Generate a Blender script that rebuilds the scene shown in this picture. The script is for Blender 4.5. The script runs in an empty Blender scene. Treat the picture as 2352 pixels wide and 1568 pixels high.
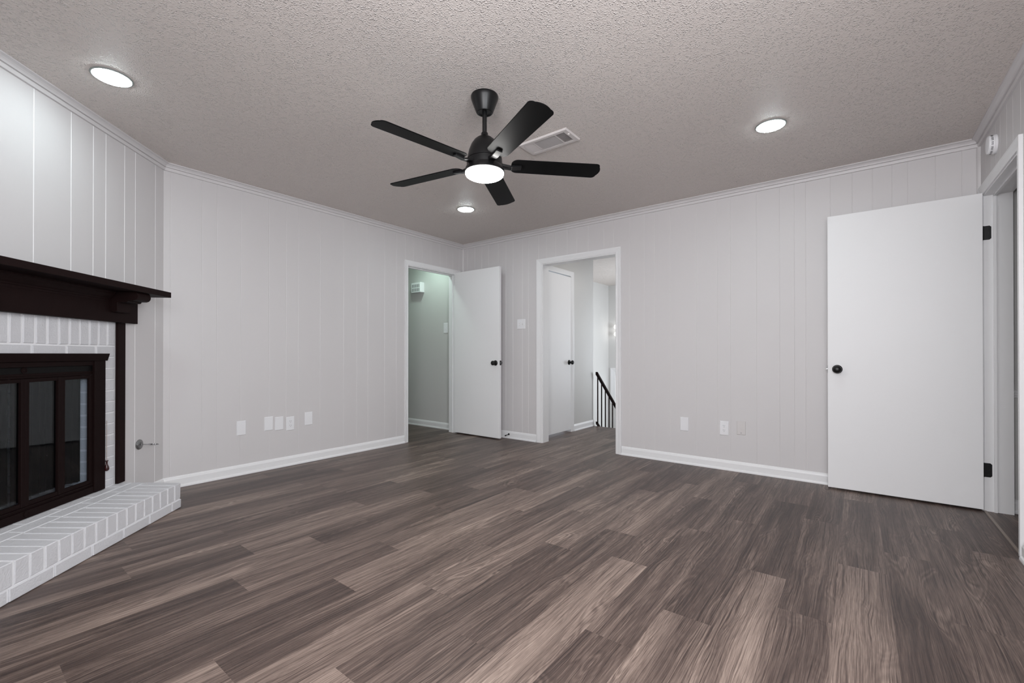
import bpy, bmesh, math, random
from mathutils import Vector, Matrix
random.seed(7)
C = bpy.context.scene.collection
S2 = 2 ** .5

# ------------------------------------------------------------------ camera, sky, added daylight, exposure
W, D, H = 4.746, 4.746, 2.44          # room width (x), depth (-y), ceiling height
YF = -3.204                            # where the corner fireplace wall starts on the left wall
cam_d = bpy.data.cameras.new('camera'); cam = bpy.data.objects.new('camera', cam_d); C.objects.link(cam)
cam_d.sensor_fit = 'HORIZONTAL'; cam_d.sensor_width = 36; cam_d.lens = 1023.0 / 2352 * 36
cam_d.shift_y = (809.73 - 784) / 2352; cam_d.clip_start = .02
cam.location = (4.0922, -4.2409, 1.0105)
cam.rotation_euler = (math.radians(90.2209), 0, math.radians(37.713))
sc = bpy.context.scene
sc.camera = cam
sc.view_settings.view_transform = 'Standard'; sc.view_settings.look = 'None'
sc.view_settings.gamma = 1; sc.view_settings.use_curve_mapping = False
sc.view_settings.exposure = 1.0
sc.cycles.use_denoising = True
sc.cycles.max_bounces = 10; sc.cycles.diffuse_bounces = 6
sc.cycles.sample_clamp_indirect = 6
world = bpy.data.worlds.new('sky'); sc.world = world; world.use_nodes = True
bg = world.node_tree.nodes['Background']; bg.inputs[0].default_value = (.75, .86, 1, 1); bg.inputs[1].default_value = 1.0

def area(name, loc, rot, sx, sy, power, color):
    l = bpy.data.lights.new(name, 'AREA'); l.shape = 'RECTANGLE'; l.size = sx; l.size_y = sy
    l.energy = power; l.color = color
    o = bpy.data.objects.new(name, l); C.objects.link(o); o.location = loc; o.rotation_euler = rot
    return o
# area lamps added as daylight, each outside an added, unseen window
area('added_rear_light', (4.05, -D - .16, 1.55), (math.radians(74), 0, 0), 1.25, 1.2, 41, (1, .985, 1))
area('added_side_light', (W + .18, -3.9, 1.55), (math.radians(74), 0, math.radians(90)), 1.2, 1.2, 33, (.95, .975, 1))
area('added_stair_light', (2.3 + .17, 3.15, 1.1), (math.radians(90), 0, math.radians(78)), 1.2, 1.4, 27, (.93, .97, 1))
CAN_STRENGTH, FAN_STRENGTH, HALL_STRENGTH = 36, 46, 48

# ------------------------------------------------------------------ materials
def new_mat(name):
    m = bpy.data.materials.new(name); m.use_nodes = True
    nt = m.node_tree; return m, nt, nt.nodes['Principled BSDF']
def node(nt, t, **kw):
    n = nt.nodes.new(t)
    for k, v in kw.items():
        if k.startswith('i_'): n.inputs[int(k[2:])].default_value = v
        else: setattr(n, k, v)
    return n
def paint(name, col, rough=.5, bump=0.0, scale=300, detail=2, metal=0, spec=.5, var=0.0, vscale=3):
    m, nt, b = new_mat(name)
    b.inputs['Base Color'].default_value = (*col, 1); b.inputs['Roughness'].default_value = rough
    b.inputs['Metallic'].default_value = metal; b.inputs['Specular IOR Level'].default_value = spec
    geo = node(nt, 'ShaderNodeNewGeometry')
    if bump:
        n = node(nt, 'ShaderNodeTexNoise'); n.inputs['Scale'].default_value = scale; n.inputs['Detail'].default_value = detail
        nt.links.new(geo.outputs['Position'], n.inputs['Vector'])
        bp = node(nt, 'ShaderNodeBump'); bp.inputs['Strength'].default_value = 1; bp.inputs['Distance'].default_value = bump
        nt.links.new(n.outputs[0], bp.inputs['Height']); nt.links.new(bp.outputs[0], b.inputs['Normal'])
    if var:
        n = node(nt, 'ShaderNodeTexNoise'); n.inputs['Scale'].default_value = vscale; n.inputs['Detail'].default_value = 4
        nt.links.new(geo.outputs['Position'], n.inputs['Vector'])
        mx = node(nt, 'ShaderNodeMix', data_type='RGBA')
        mx.inputs[6].default_value = (*[c * (1 - var) for c in col], 1); mx.inputs[7].default_value = (*[min(1, c * (1 + var)) for c in col], 1)
        nt.links.new(n.outputs[0], mx.inputs[0]); nt.links.new(mx.outputs[2], b.inputs['Base Color'])
    return m
def emit(name, col, s):
    m = bpy.data.materials.new(name); m.use_nodes = True; nt = m.node_tree; nt.nodes.clear()
    e = node(nt, 'ShaderNodeEmission'); e.inputs[0].default_value = (*col, 1); e.inputs[1].default_value = s
    o = node(nt, 'ShaderNodeOutputMaterial'); nt.links.new(e.outputs[0], o.inputs[0]); return m

M = {}
M['wall'] = paint('wall_paint', (.61, .592, .597), .55, .0003, 260)
M['groove'] = paint('groove_catchlight', (.64, .622, .627), .45)
M['groove_bright'] = paint('groove_catchlight_fireplace', (.74, .73, .735), .4)  # lighter copy: light caught by the groove sides put into the colour
M['hall'] = paint('hall_paint', (.58, .575, .565), .55, .0006, 160)
M['trim'] = paint('trim_paint', (.78, .78, .79), .35, .0002, 120)
M['crown'] = paint('crown_paint', (.63, .61, .615), .45)
M['door'] = paint('door_paint', (.80, .80, .81), .45, .0004, 45, 3, spec=.35)
M['plate'] = paint('plate_plastic', (.78, .78, .80), .3)
M['plate_painted'] = paint('painted_plate', (.62, .595, .59), .45)
M['black'] = paint('matte_black_metal', (.004, .004, .0045), .36, spec=.35)
M['blade'] = paint('black_blade', (.0025, .0025, .0028), .5, .0002, 500, spec=.09)
M['slot'] = paint('dark_slot', (.05, .05, .05), .6)
M['brown'] = paint('dark_brown_paint', (.0125, .0062, .006), .55, .0003, 90, spec=.06, var=.2, vscale=8)
M['brown_metal'] = paint('brown_metal', (.010, .0052, .005), .55, spec=.05)
M['track'] = paint('dark_track', (.005, .0045, .0045), .5, spec=.1)
M['brick'] = paint('painted_brick', (.62, .62, .645), .6, .0025, 110, 4)
M['mortar'] = paint('painted_mortar', (.80, .80, .82), .6, .0015, 80, 3)
M['soot'] = paint('firebox_black', (.01, .01, .01), .9)
M['mesh'] = paint('chain_mesh', (.002, .002, .0022), .7, .0015, 350, spec=.05)
M['chrome'] = paint('chrome', (.55, .55, .56), .22, metal=1)
M['nickel'] = paint('brushed_nickel', (.30, .30, .30), .38, metal=1)
M['knob_wood'] = paint('dark_red_wood', (.035, .008, .008), .25)
M['brass'] = paint('cord', (.35, .3, .25), .5)
M['strip'] = paint('threshold_strip', (.22, .175, .145), .4)
M['ring'] = paint('light_ring', (.22, .24, .23), .35)
M['duct'] = paint('duct_dark', (.012, .01, .01), .8)
M['vent'] = paint('vent_enamel', (.62, .58, .57), .4)
M['detector'] = paint('detector_plastic', (.8, .8, .82), .4)
M['stone'] = paint('foyer_tile', (.35, .33, .31), .4)
M['carpet'] = paint('stair_carpet', (.45, .43, .4), .9)
M['can'] = emit('can_lens', (.86, .985, 1), CAN_STRENGTH)
M['fanlens'] = emit('fan_lens', (1, .985, .96), FAN_STRENGTH)
M['hallcan'] = emit('hall_lens', (.74, 1, .88), HALL_STRENGTH)
M['staircan'] = emit('stair_hall_lens', (1, .98, .95), 42)
M['bulb'] = emit('bulb', (1, .98, .95), 2.5)
M['litglass'] = emit('lit_window', (.9, .96, 1), 1.1)

def ceiling_mat():
    m, nt, b = new_mat('popcorn_ceiling')
    b.inputs['Roughness'].default_value = .5; b.inputs['Specular IOR Level'].default_value = .3
    geo = node(nt, 'ShaderNodeNewGeometry')
    def tex(scale, det, rough=.5, dist=0):
        n = node(nt, 'ShaderNodeTexNoise'); n.inputs['Scale'].default_value = scale; n.inputs['Detail'].default_value = det
        n.inputs['Roughness'].default_value = rough; n.inputs['Distortion'].default_value = dist
        nt.links.new(geo.outputs['Position'], n.inputs['Vector']); return n.outputs[0]
    def mth(op, a, bb=None, c=None, clamp=False):
        n = node(nt, 'ShaderNodeMath', operation=op, use_clamp=clamp)
        for k, v in enumerate((a, bb, c)):
            if v is None: continue
            if isinstance(v, (int, float)): n.inputs[k].default_value = v
            else: nt.links.new(v, n.inputs[k])
        return n.outputs[0]
    v = node(nt, 'ShaderNodeTexVoronoi'); v.inputs['Scale'].default_value = 128; nt.links.new(geo.outputs['Position'], v.inputs['Vector'])
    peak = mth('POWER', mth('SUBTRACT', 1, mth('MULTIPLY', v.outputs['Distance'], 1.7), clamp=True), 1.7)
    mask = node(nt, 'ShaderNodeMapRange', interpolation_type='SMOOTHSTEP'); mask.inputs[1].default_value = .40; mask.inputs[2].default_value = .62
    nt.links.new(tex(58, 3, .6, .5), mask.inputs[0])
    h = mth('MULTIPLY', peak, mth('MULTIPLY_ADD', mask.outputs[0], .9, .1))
    hh = mth('MULTIPLY_ADD', tex(150, 2), .22, h)
    bp = node(nt, 'ShaderNodeBump'); bp.inputs['Strength'].default_value = 1; bp.inputs['Distance'].default_value = .008
    nt.links.new(hh, bp.inputs['Height']); nt.links.new(bp.outputs[0], b.inputs['Normal'])
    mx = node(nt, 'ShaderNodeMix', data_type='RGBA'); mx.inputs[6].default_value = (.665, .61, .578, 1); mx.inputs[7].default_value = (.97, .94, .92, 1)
    nt.links.new(h, mx.inputs[0]); nt.links.new(mx.outputs[2], b.inputs['Base Color'])  # bump tips coloured lighter, their glints put into the colour
    return m
M['ceiling'] = ceiling_mat()

def floor_mat():
    m, nt, b = new_mat('wood_plank_floor')
    L = nt.links.new
    at = node(nt, 'ShaderNodeAttribute', attribute_name='plank')
    sep = node(nt, 'ShaderNodeSeparateColor'); L(at.outputs['Color'], sep.inputs[0])
    geo = node(nt, 'ShaderNodeNewGeometry'); sx = node(nt, 'ShaderNodeSeparateXYZ'); L(geo.outputs['Position'], sx.inputs[0])
    def mth(op, a, bb=None, c=None):
        n = node(nt, 'ShaderNodeMath', operation=op)
        for i, v in enumerate((a, bb, c)):
            if v is None: continue
            if isinstance(v, (int, float)): n.inputs[i].default_value = v
            else: L(v, n.inputs[i])
        return n.outputs[0]
    def vec(kx, ky):
        cx = node(nt, 'ShaderNodeCombineXYZ')
        L(mth('MULTIPLY_ADD', sx.outputs[0], kx, mth('MULTIPLY', sep.outputs[1], 97)), cx.inputs[0])
        L(mth('MULTIPLY_ADD', sx.outputs[1], ky, mth('MULTIPLY', sep.outputs[2], 61)), cx.inputs[1])
        L(mth('MULTIPLY', sep.outputs[1], 31), cx.inputs[2])
        return cx.outputs[0]
    def noise(v, det, rough=.55, dist=0):
        n = node(nt, 'ShaderNodeTexNoise'); n.inputs['Scale'].default_value = 1; n.inputs['Detail'].default_value = det
        n.inputs['Roughness'].default_value = rough; n.inputs['Distortion'].default_value = dist
        L(v, n.inputs['Vector']); return n.outputs[0]
    big = noise(vec(7.5, 1.5), 2, .5, .5)
    def vec2(kx, ky, warp):
        cx = node(nt, 'ShaderNodeCombineXYZ')
        L(mth('MULTIPLY_ADD', big, warp, mth('MULTIPLY_ADD', sx.outputs[0], kx, mth('MULTIPLY', sep.outputs[1], 97))), cx.inputs[0])
        L(mth('MULTIPLY_ADD', sx.outputs[1], ky, mth('MULTIPLY', sep.outputs[2], 61)), cx.inputs[1])
        L(mth('MULTIPLY', sep.outputs[2], 43), cx.inputs[2])
        return cx.outputs[0]
    zone = noise(vec(9, .75), 2, .5, .3)
    mid = noise(vec2(26, .9, 3), 4, .6, .2)
    fibre = noise(vec2(120, 1.7, 8), 4, .7)
    fine = noise(vec2(420, 9, 12), 3, .7)
    fib2 = noise(vec2(235, 2.2, 14), 3, .65)
    dk = node(nt, 'ShaderNodeMapRange', interpolation_type='SMOOTHSTEP'); dk.inputs[1].default_value = .50; dk.inputs[2].default_value = .68; L(fib2, dk.inputs[0])
    kn = node(nt, 'ShaderNodeMapRange', interpolation_type='SMOOTHSTEP'); kn.inputs[1].default_value = .54; kn.inputs[2].default_value = .70; L(big, kn.inputs[0])
    ringv = mth('SINE', mth('MULTIPLY_ADD', big, 120, mth('MULTIPLY', fibre, 3)))
    ring = mth('MULTIPLY', ringv, mth('MULTIPLY_ADD', kn.outputs[0], .11, .025))
    t = mth('MULTIPLY_ADD', mth('SUBTRACT', zone, .5), .85, sep.outputs[0])
    t = mth('MULTIPLY_ADD', mth('SUBTRACT', mid, .5), .75, t)
    t = mth('MULTIPLY_ADD', kn.outputs[0], .10, t)
    t = mth('MULTIPLY_ADD', mth('SUBTRACT', fibre, .5), .78, t)
    t = mth('MULTIPLY_ADD', mth('SUBTRACT', fine, .5), .85, t)
    t = mth('ADD', ring, t)
    t = mth('MULTIPLY_ADD', dk.outputs[0], -.34, t)
    ramp = node(nt, 'ShaderNodeValToRGB'); L(t, ramp.inputs[0]); r = ramp.color_ramp
    r.elements[0].position = 0; r.elements[0].color = (.037, .0245, .0215, 1)
    r.elements[1].position = 1; r.elements[1].color = (.36, .285, .24, 1)
    for p, c in ((.3, (.084, .0575, .0485, 1)), (.55, (.156, .114, .0955, 1)), (.78, (.258, .195, .163, 1))):
        e = r.elements.new(p); e.color = c
    L(ramp.outputs[0], b.inputs['Base Color'])
    L(mth('MULTIPLY_ADD', fine, .12, .36), b.inputs['Roughness'])
    b.inputs['Specular IOR Level'].default_value = .4
    bp = node(nt, 'ShaderNodeBump'); bp.inputs['Strength'].default_value = 1; bp.inputs['Distance'].default_value = .0006
    L(fine, bp.inputs['Height']); L(bp.outputs[0], b.inputs['Normal'])
    return m
M['floor'] = floor_mat()

def glass_mat():
    m = bpy.data.materials.new('smoked_glass'); m.use_nodes = True; nt = m.node_tree; nt.nodes.clear()
    t = node(nt, 'ShaderNodeBsdfTransparent'); t.inputs[0].default_value = (.84, .87, .90, 1)
    g = node(nt, 'ShaderNodeBsdfGlossy'); g.inputs['Roughness'].default_value = .02
    lw = node(nt, 'ShaderNodeLayerWeight'); lw.inputs[0].default_value = .5
    pw = node(nt, 'ShaderNodeMath', operation='POWER'); pw.inputs[1].default_value = 5; nt.links.new(lw.outputs['Facing'], pw.inputs[0])
    f = node(nt, 'ShaderNodeMath', operation='MULTIPLY_ADD'); f.inputs[1].default_value = .96; f.inputs[2].default_value = .04; nt.links.new(pw.outputs[0], f.inputs[0])
    mx = node(nt, 'ShaderNodeMixShader'); o = node(nt, 'ShaderNodeOutputMaterial')
    nt.links.new(f.outputs[0], mx.inputs[0]); nt.links.new(t.outputs[0], mx.inputs[1]); nt.links.new(g.outputs[0], mx.inputs[2]); nt.links.new(mx.outputs[0], o.inputs[0])
    return m
M['glass'] = glass_mat()

# ------------------------------------------------------------------ builders
class Frame:
    """local (a along the wall, b out into the room, z up) -> world"""
    def __init__(s, o, u, n): s.o = Vector((*o, 0)); s.u = Vector((*u, 0)); s.n = Vector((*n, 0))
    def __call__(s, a, b, z): return s.o + s.u * a + s.n * b + Vector((0, 0, z))
FL = Frame((0, 0), (0, -1), (1, 0))
FB = Frame((0, 0), (1, 0), (0, -1))
FX = Frame((W, 0), (0, -1), (-1, 0))
FF = Frame((0, YF), (1 / S2, -1 / S2), (1 / S2, 1 / S2))
FR = Frame((0, -D), (1, 0), (0, 1))
WORLD = Frame((0, 0), (1, 0), (0, 1))

class MB:
    def __init__(s): s.bm = bmesh.new()
    def prism(s, ring0, ring1):
        v0 = [s.bm.verts.new(p) for p in ring0]; v1 = [s.bm.verts.new(p) for p in ring1]; n = len(v0)
        s.bm.faces.new(v0[::-1]); s.bm.faces.new(v1)
        for i in range(n): s.bm.faces.new((v0[i], v0[(i + 1) % n], v1[(i + 1) % n], v1[i]))
        return s
    def box(s, f, a0, a1, b0, b1, z0, z1):
        return s.prism([f(a0, b0, z0), f(a1, b0, z0), f(a1, b1, z0), f(a0, b1, z0)], [f(a0, b0, z1), f(a1, b0, z1), f(a1, b1, z1), f(a0, b1, z1)])
    def poly(s, f, pts, z0, z1):
        return s.prism([f(a, b, z0) for a, b in pts], [f(a, b, z1) for a, b in pts])
    def profile(s, f, a0, a1, pts, k0=0, k1=0):
        """sweep a (b,z) profile along a; k = mitre: shift of the end per unit b"""
        return s.prism([f(a0 + k0 * b, b, z) for b, z in pts], [f(a1 + k1 * b, b, z) for b, z in pts])
    def lathe(s, prof, origin, axis, seg=32, ref=None):
        """prof: (r, h) along axis from origin"""
        ax = Vector(axis).normalized(); t = Vector((0, 0, 1)) if abs(ax.z) < .9 else Vector((1, 0, 0))
        x = ax.cross(t).normalized(); y = ax.cross(x); o = Vector(origin); rings = []
        for r, h in prof:
            if r < 1e-6: rings.append([s.bm.verts.new(o + ax * h)])
            else: rings.append([s.bm.verts.new(o + ax * h + (x * math.cos(2 * math.pi * k / seg) + y * math.sin(2 * math.pi * k / seg)) * r) for k in range(seg)])
        for A, B in zip(rings, rings[1:]):
            for k in range(seg):
                k2 = (k + 1) % seg
                if len(A) == 1 and len(B) == 1: continue
                if len(A) == 1: s.bm.faces.new((A[0], B[k], B[k2]))
                elif len(B) == 1: s.bm.faces.new((A[k], B[0], A[k2]))
                else: s.bm.faces.new((A[k], B[k], B[k2], A[k2]))
        for R in (rings[0], rings[-1]):
            if len(R) > 1: s.bm.faces.new(R)
        return s
    def tube(s, p0, p1, r, seg=12):
        p0 = Vector(p0); p1 = Vector(p1); return s.lathe([(r, 0), (r, (p1 - p0).length)], p0, p1 - p0, seg)
    def build(s, name, mat, parent=None, bevel=0, smooth=False, seg=1):
        bmesh.ops.recalc_face_normals(s.bm, faces=s.bm.faces)
        if bevel:
            bmesh.ops.bevel(s.bm, geom=[e for e in s.bm.edges if len(e.link_faces) == 2 and e.calc_face_angle(0) > .5], offset=bevel, segments=seg, affect='EDGES', clamp_overlap=True)
        me = bpy.data.meshes.new(name); s.bm.to_mesh(me); s.bm.free(); me.materials.append(mat)
        if smooth:
            for p in me.polygons: p.use_smooth = True
            me.set_sharp_from_angle(angle=math.radians(38))
        o = bpy.data.objects.new(name, me); C.objects.link(o)
        if parent is not None: o.parent = parent; o.matrix_parent_inverse = parent.matrix_world.inverted()
        return o
def tag(o, label, cat, group=None, kind=None):
    o['label'] = label; o['category'] = cat
    if group: o['group'] = group
    if kind: o['kind'] = kind
    return o
def empty(name, loc, label, cat, group=None, kind=None):
    o = bpy.data.objects.new(name, None); o.empty_display_size = .05; C.objects.link(o); o.location = loc
    o.matrix_world = Matrix.Translation(loc)
    return tag(o, label, cat, group, kind)
def st(o, label, cat): return tag(o, label, cat, kind='structure')

# ------------------------------------------------------------------ floor: one sheet of planks, tone per plank
PX0, PW, PL = 3.481, .18, 1.22
JOINT = {-1: -2.776, 0: -2.472, -2: -2.166, -3: -1.859, -5: -1.708, -6: -1.236, -7: -3.142, -8: -2.772, -10: -1.75,
         -11: -2.03, -12: -2.478, 1: -1.9, 2: -2.181, 3: -1.567, 4: -1.27, 5: -.673, 6: -.975, -4: -3.45, -9: -2.2}
TONE = {(0, -1): .72, (0, 0): .30, (-1, -1): .30, (-1, 0): .42, (-2, -1): .80, (-2, 0): .34, (-3, -1): .36, (-3, 0): .66, (-3, -2): .46,
        (-4, 0): .38, (-5, -1): .56, (-5, 0): .62, (-5, -2): .70, (-6, -1): .40, (-6, -2): .45, (-7, -1): .36, (-7, 0): .68, (-8, -1): .36,
        (-8, 0): .62, (-10, -1): .38, (-10, 0): .66, (-11, -1): .60, (-11, -2): .30, (-11, 0): .36, (-12, -1): .58, (-12, 0): .40,
        (1, 0): .32, (1, -1): .58, (2, 0): .34, (2, -1): .54, (2, -2): .36, (3, -1): .66, (3, 0): .38, (3, 1): .56, (4, -1): .30, (4, 0): .46,
        (4, 1): .56, (5, -1): .34, (5, 0): .52, (6, 0): .32, (6, -1): .50, (7, -1): .42, (7, 0): .5}
def make_floor():
    bm = bmesh.new(); lay = bm.loops.layers.float_color.new('plank'); rnd = random.Random(11)
    for k in range(-31, 17):
        x0, x1 = PX0 + k * PW, PX0 + (k + 1) * PW
        spans = []
        if x1 <= 0: spans = [(-1.2, .0)]
        elif x0 >= W: spans = [(-1.2, .0)]
        elif x1 > 1.10 and x0 < 2.34: spans = [(-D, 1.46)]
        else: spans = [(-D, 0.0)]
        jy = JOINT.get(k, -rnd.random() * PL)
        for lo, hi in spans:
            n0 = math.floor((lo - jy) / PL); n1 = math.floor((hi - jy) / PL)
            for n in range(n0, n1 + 1):
                y0 = max(lo, jy + n * PL); y1 = min(hi, jy + (n + 1) * PL)
                if y1 - y0 < .004: continue
                r = random.Random(k * 131 + n * 17 + 5)
                tone = TONE.get((k, n), r.choice((.32, .38, .44, .52, .6, .68))); sd = (r.random(), r.random())
                vs = [bm.verts.new((x, y, 0)) for x, y in ((x0, y0), (x1, y0), (x1, y1), (x0, y1))]
                f = bm.faces.new(vs)
                tone = .41 + (tone - .46) * .74
                for l in f.loops: l[lay] = (tone, sd[0], sd[1], 1)
    # slab under the planks so the floor has thickness
    me = bpy.data.meshes.new('floor'); bm.to_mesh(me); bm.free(); me.materials.append(M['floor'])
    o = bpy.data.objects.new('floor', me); C.objects.link(o)
    md = o.modifiers.new('thickness', 'SOLIDIFY'); md.thickness = .02; md.offset = -1
    return o
st(make_floor(), 'greyish brown wood plank floor running through the room and doorways', 'floor')
m = MB(); m.box(WORLD, -1.9, 2.45, -D - .15, .0, H, H + .12); m.box(WORLD, 2.45, 6.4, -D - .15, .0, H, H + .12); m.box(WORLD, -1.9, 6.4, 0, 4.5, H, H + .12)
st(m.build('ceiling', M['ceiling']), 'popcorn textured greige ceiling', 'ceiling')

# ------------------------------------------------------------------ walls
GW, GD = .003, .002
def wall(name, f, a0, a1, grooves, openings, mat, label, thick=.12, z0=0, z1=H):
    m = MB(); cuts = sorted({a0, a1, *[v for o in openings for v in o[:2] if a0 < v < a1]})
    for u0, u1 in zip(cuts, cuts[1:]):
        zr = [(z0, z1)]
        for o0, o1, oz0, oz1 in openings:
            if o0 <= u0 + 1e-6 and o1 >= u1 - 1e-6:
                zr = [(max(lo, l2), min(hi, h2)) for lo, hi in zr for l2, h2 in ((z0, oz0), (oz1, z1)) if min(hi, h2) - max(lo, l2) > 1e-4]
        pts = [(u0, 0)]
        for g in sorted(grooves):
            if u0 + .01 < g < u1 - .01: pts += [(g - GW, 0), (g, -GD), (g + GW, 0)]
        pts += [(u1, 0), (u1, -thick), (u0, -thick)]
        for lo, hi in zr: m.poly(f, pts, lo, hi)
    o = m.build(name, mat)
    if grooves:                                                     # groove faces coloured lighter for the light they catch, and shinier
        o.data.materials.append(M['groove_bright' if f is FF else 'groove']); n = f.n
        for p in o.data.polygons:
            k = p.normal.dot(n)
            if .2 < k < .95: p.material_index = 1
    return st(o, label, 'wall')
gL = [.95, .83, .70, .56, .41, .30, .19, .08, 1.077, 1.234, 1.443, 1.578, 1.727, 1.976, 2.187, 2.299, 2.447, 2.675, 2.852, 2.956, 3.161]
gB = [.08, .21, .33, .44, .60, .72, .83, .97, 1.06, 1.20, 1.31, 1.43, 1.58, 1.70, 1.84, 2.02, 2.13, 2.303, 2.455, 2.554, 2.704, 2.94, 3.117, 3.224, 3.426, 3.594, 3.697, 3.774, 3.935, 4.07, 4.19, 4.30, 4.385, 4.53, 4.66]
gF = [.092, .296, .396, .555, .652, .808, 1.034, 1.25, 1.36, 1.47, 1.60, 1.75, 1.90, 2.05]
gX = [.07, .16, .30, .41, .52, .66, .78, .92, 1.03, 1.2, 1.33, 1.44, 1.6, 1.75, 1.87, 2.0, 2.2, 2.33, 2.5, 2.62, 2.75, 2.9, 3.1, 3.25, 3.4, 3.6, 3.75, 3.9, 4.1, 4.3, 4.5]
LO0, LO1, DZ = .13, .918, 2.047        # left doorway (a = -y)
BO0, BO1 = 1.247, 2.16                 # stair-hall doorway (a = x)
XO0, XO1 = .08, .905                   # doorway in the right wall (a = -y)
FA0, FA1, FZ = .470, 1.695, 1.40       # brick panel set into the fireplace wall
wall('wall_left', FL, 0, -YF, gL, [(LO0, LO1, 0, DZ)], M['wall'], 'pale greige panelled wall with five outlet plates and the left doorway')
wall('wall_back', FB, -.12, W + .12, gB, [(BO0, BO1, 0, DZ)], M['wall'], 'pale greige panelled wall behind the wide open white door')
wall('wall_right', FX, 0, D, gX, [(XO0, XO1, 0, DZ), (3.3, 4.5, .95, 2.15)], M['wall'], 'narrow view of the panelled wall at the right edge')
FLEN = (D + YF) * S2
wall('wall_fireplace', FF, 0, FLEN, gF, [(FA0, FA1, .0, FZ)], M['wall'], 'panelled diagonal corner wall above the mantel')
wall('wall_rear', FR, (D + YF), W, [], [(3.42, 4.68, .95, 2.15)], M['wall'], 'wall with an added window behind the viewpoint')

# unseen window behind the viewpoint, added to let light in
w = MB()
for a0, a1, z0, z1 in ((3.42, 3.47, .95, 2.15), (4.63, 4.68, .95, 2.15), (3.47, 4.63, .95, 1.0), (3.47, 4.63, 2.1, 2.15), (4.03, 4.07, 1.0, 2.1)):
    w.box(FR, a0, a1, -.08, -.03, z0, z1)
st(w.build('added_window_1', M['trim'], bevel=.003), 'unseen white window frame added behind the viewpoint for light', 'window')
w = MB()  # second unseen window, added to light the left side of the room
for a0, a1, z0, z1 in ((3.3, 3.35, .95, 2.15), (4.45, 4.5, .95, 2.15), (3.35, 4.45, .95, 1.0), (3.35, 4.45, 2.1, 2.15), (3.88, 3.92, 1.0, 2.1)):
    w.box(FX, a0, a1, -.08, -.03, z0, z1)
st(w.build('added_window_3', M['trim'], bevel=.003), 'unseen white window frame added in the right wall for light', 'window')

# ------------------------------------------------------------------ crown, baseboards, corner strips
CROWN = [(0, H - .054), (.012, H - .054), (.0135, H - .050), (.0155, H - .041), (.0155, H - .036), (.011, H - .0345), (.011, H - .0315), (.022, H - .0305), (.0235, H - .026), (.020, H - .0245), (.024, H - .018), (.032, H - .011), (.041, H - .0075), (.0455, H - .007), (.0455, H), (0, H)]
K90, K135 = 1.0, math.tan(math.radians(22.5))
nt_ = 0
def trim(mb, mat, label, cat, **kw):
    global nt_; nt_ += 1
    return st(mb.build('trim_%d' % nt_, mat, **kw), label, cat)
trim(MB().profile(FL, 0, -YF, CROWN, K90, -K135), M['crown'], 'crown moulding along the left wall', 'crown moulding')
trim(MB().profile(FB, 0, W, CROWN, K90, -K90), M['crown'], 'crown moulding along the back wall', 'crown moulding')
trim(MB().profile(FX, 0, D, CROWN, K90, -K90), M['crown'], 'crown moulding along the right wall', 'crown moulding')
trim(MB().profile(FF, 0, FLEN, CROWN, K135, -K135), M['crown'], 'crown moulding above the fireplace wall', 'crown moulding')
BASE = [(0, 0), (.0215, 0), (.0215, .008), (.019, .015), (.0145, .019), (.0125, .020), (.0125, .064), (.010, .070), (.0085, .076), (.0045, .083), (.0, .086)]
def base(name, f, segs, label, prof=BASE):
    m = MB()
    for a0, a1, k0, k1 in segs: m.profile(f, a0, a1, prof, k0, k1)
    return st(m.build(name, M['trim']), label, 'baseboard')
base('baseboard_left', FL, [(LO1 + .048, -YF, 0, -K135)], 'white baseboard along the left wall')
base('baseboard_back', FB, [(0, BO0 - .072, K90, 0), (BO1 + .055, W, 0, -K90)], 'white baseboard along the back wall')
base('baseboard_right', FX, [(XO1 + .065, D, 0, -K90)], 'white baseboard beside the doorway at the right edge')
base('baseboard_fireplace', FF, [(0, FA0 - .002, K135, 0)], 'short white baseboard beside the brick hearth')
def quarter(f, a, sgn, r=.014):
    pts = [(a, 0)] + [(a + sgn * r * math.cos(t), r * math.sin(t)) for t in [i * math.pi / 16 for i in range(9)]]
    return MB().poly(f, pts, .087, H - .054)
trim(quarter(FB, 0, 1), M['crown'], 'thin corner strip between the left and back walls', 'corner moulding', smooth=True)
trim(quarter(FB, W, -1, .018), M['crown'], 'thin corner strip above the large open door', 'corner moulding', smooth=True)

# door casings with jambs
def casing(f, a0, a1, ztop, wl, wr, wt, jamb=.12, stop=None, flip=1, thick=.016, b0=0.0):
    """casing around opening a0..a1 on the face b0 of frame f, with jamb lining going back into the wall"""
    m = MB()
    prof = [(0, 0), (0, .55), (.16, .70), (.24, .55), (.34, .62), (.70, .92), (.80, 1.0), (1, 1.0), (1, 0)]   # (fraction of width outward, fraction of thickness)
    def P(fr, th, side, w):  # side left
        return fr * w, th * thick * flip + b0
    rv = .004
    for side, aa, w in ((-1, a0, wl), (1, a1, wr)):
        lo, hi = [], []
        for fr, th in prof:
            o, b = fr * w, b0 + th * thick * flip
            lo.append(f(aa + side * (o - rv), b, 0)); hi.append(f(aa + side * (o - rv), b, ztop - rv + fr * wt))
        m.prism(lo, hi)
    l, r = [], []
    for fr, th in prof:
        b = b0 + th * thick * flip; z = ztop - rv + fr * wt
        l.append(f(a0 - (fr * wl - rv), b, z)); r.append(f(a1 + (fr * wr - rv), b, z))
    m.prism(l, r)
    return m
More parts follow.
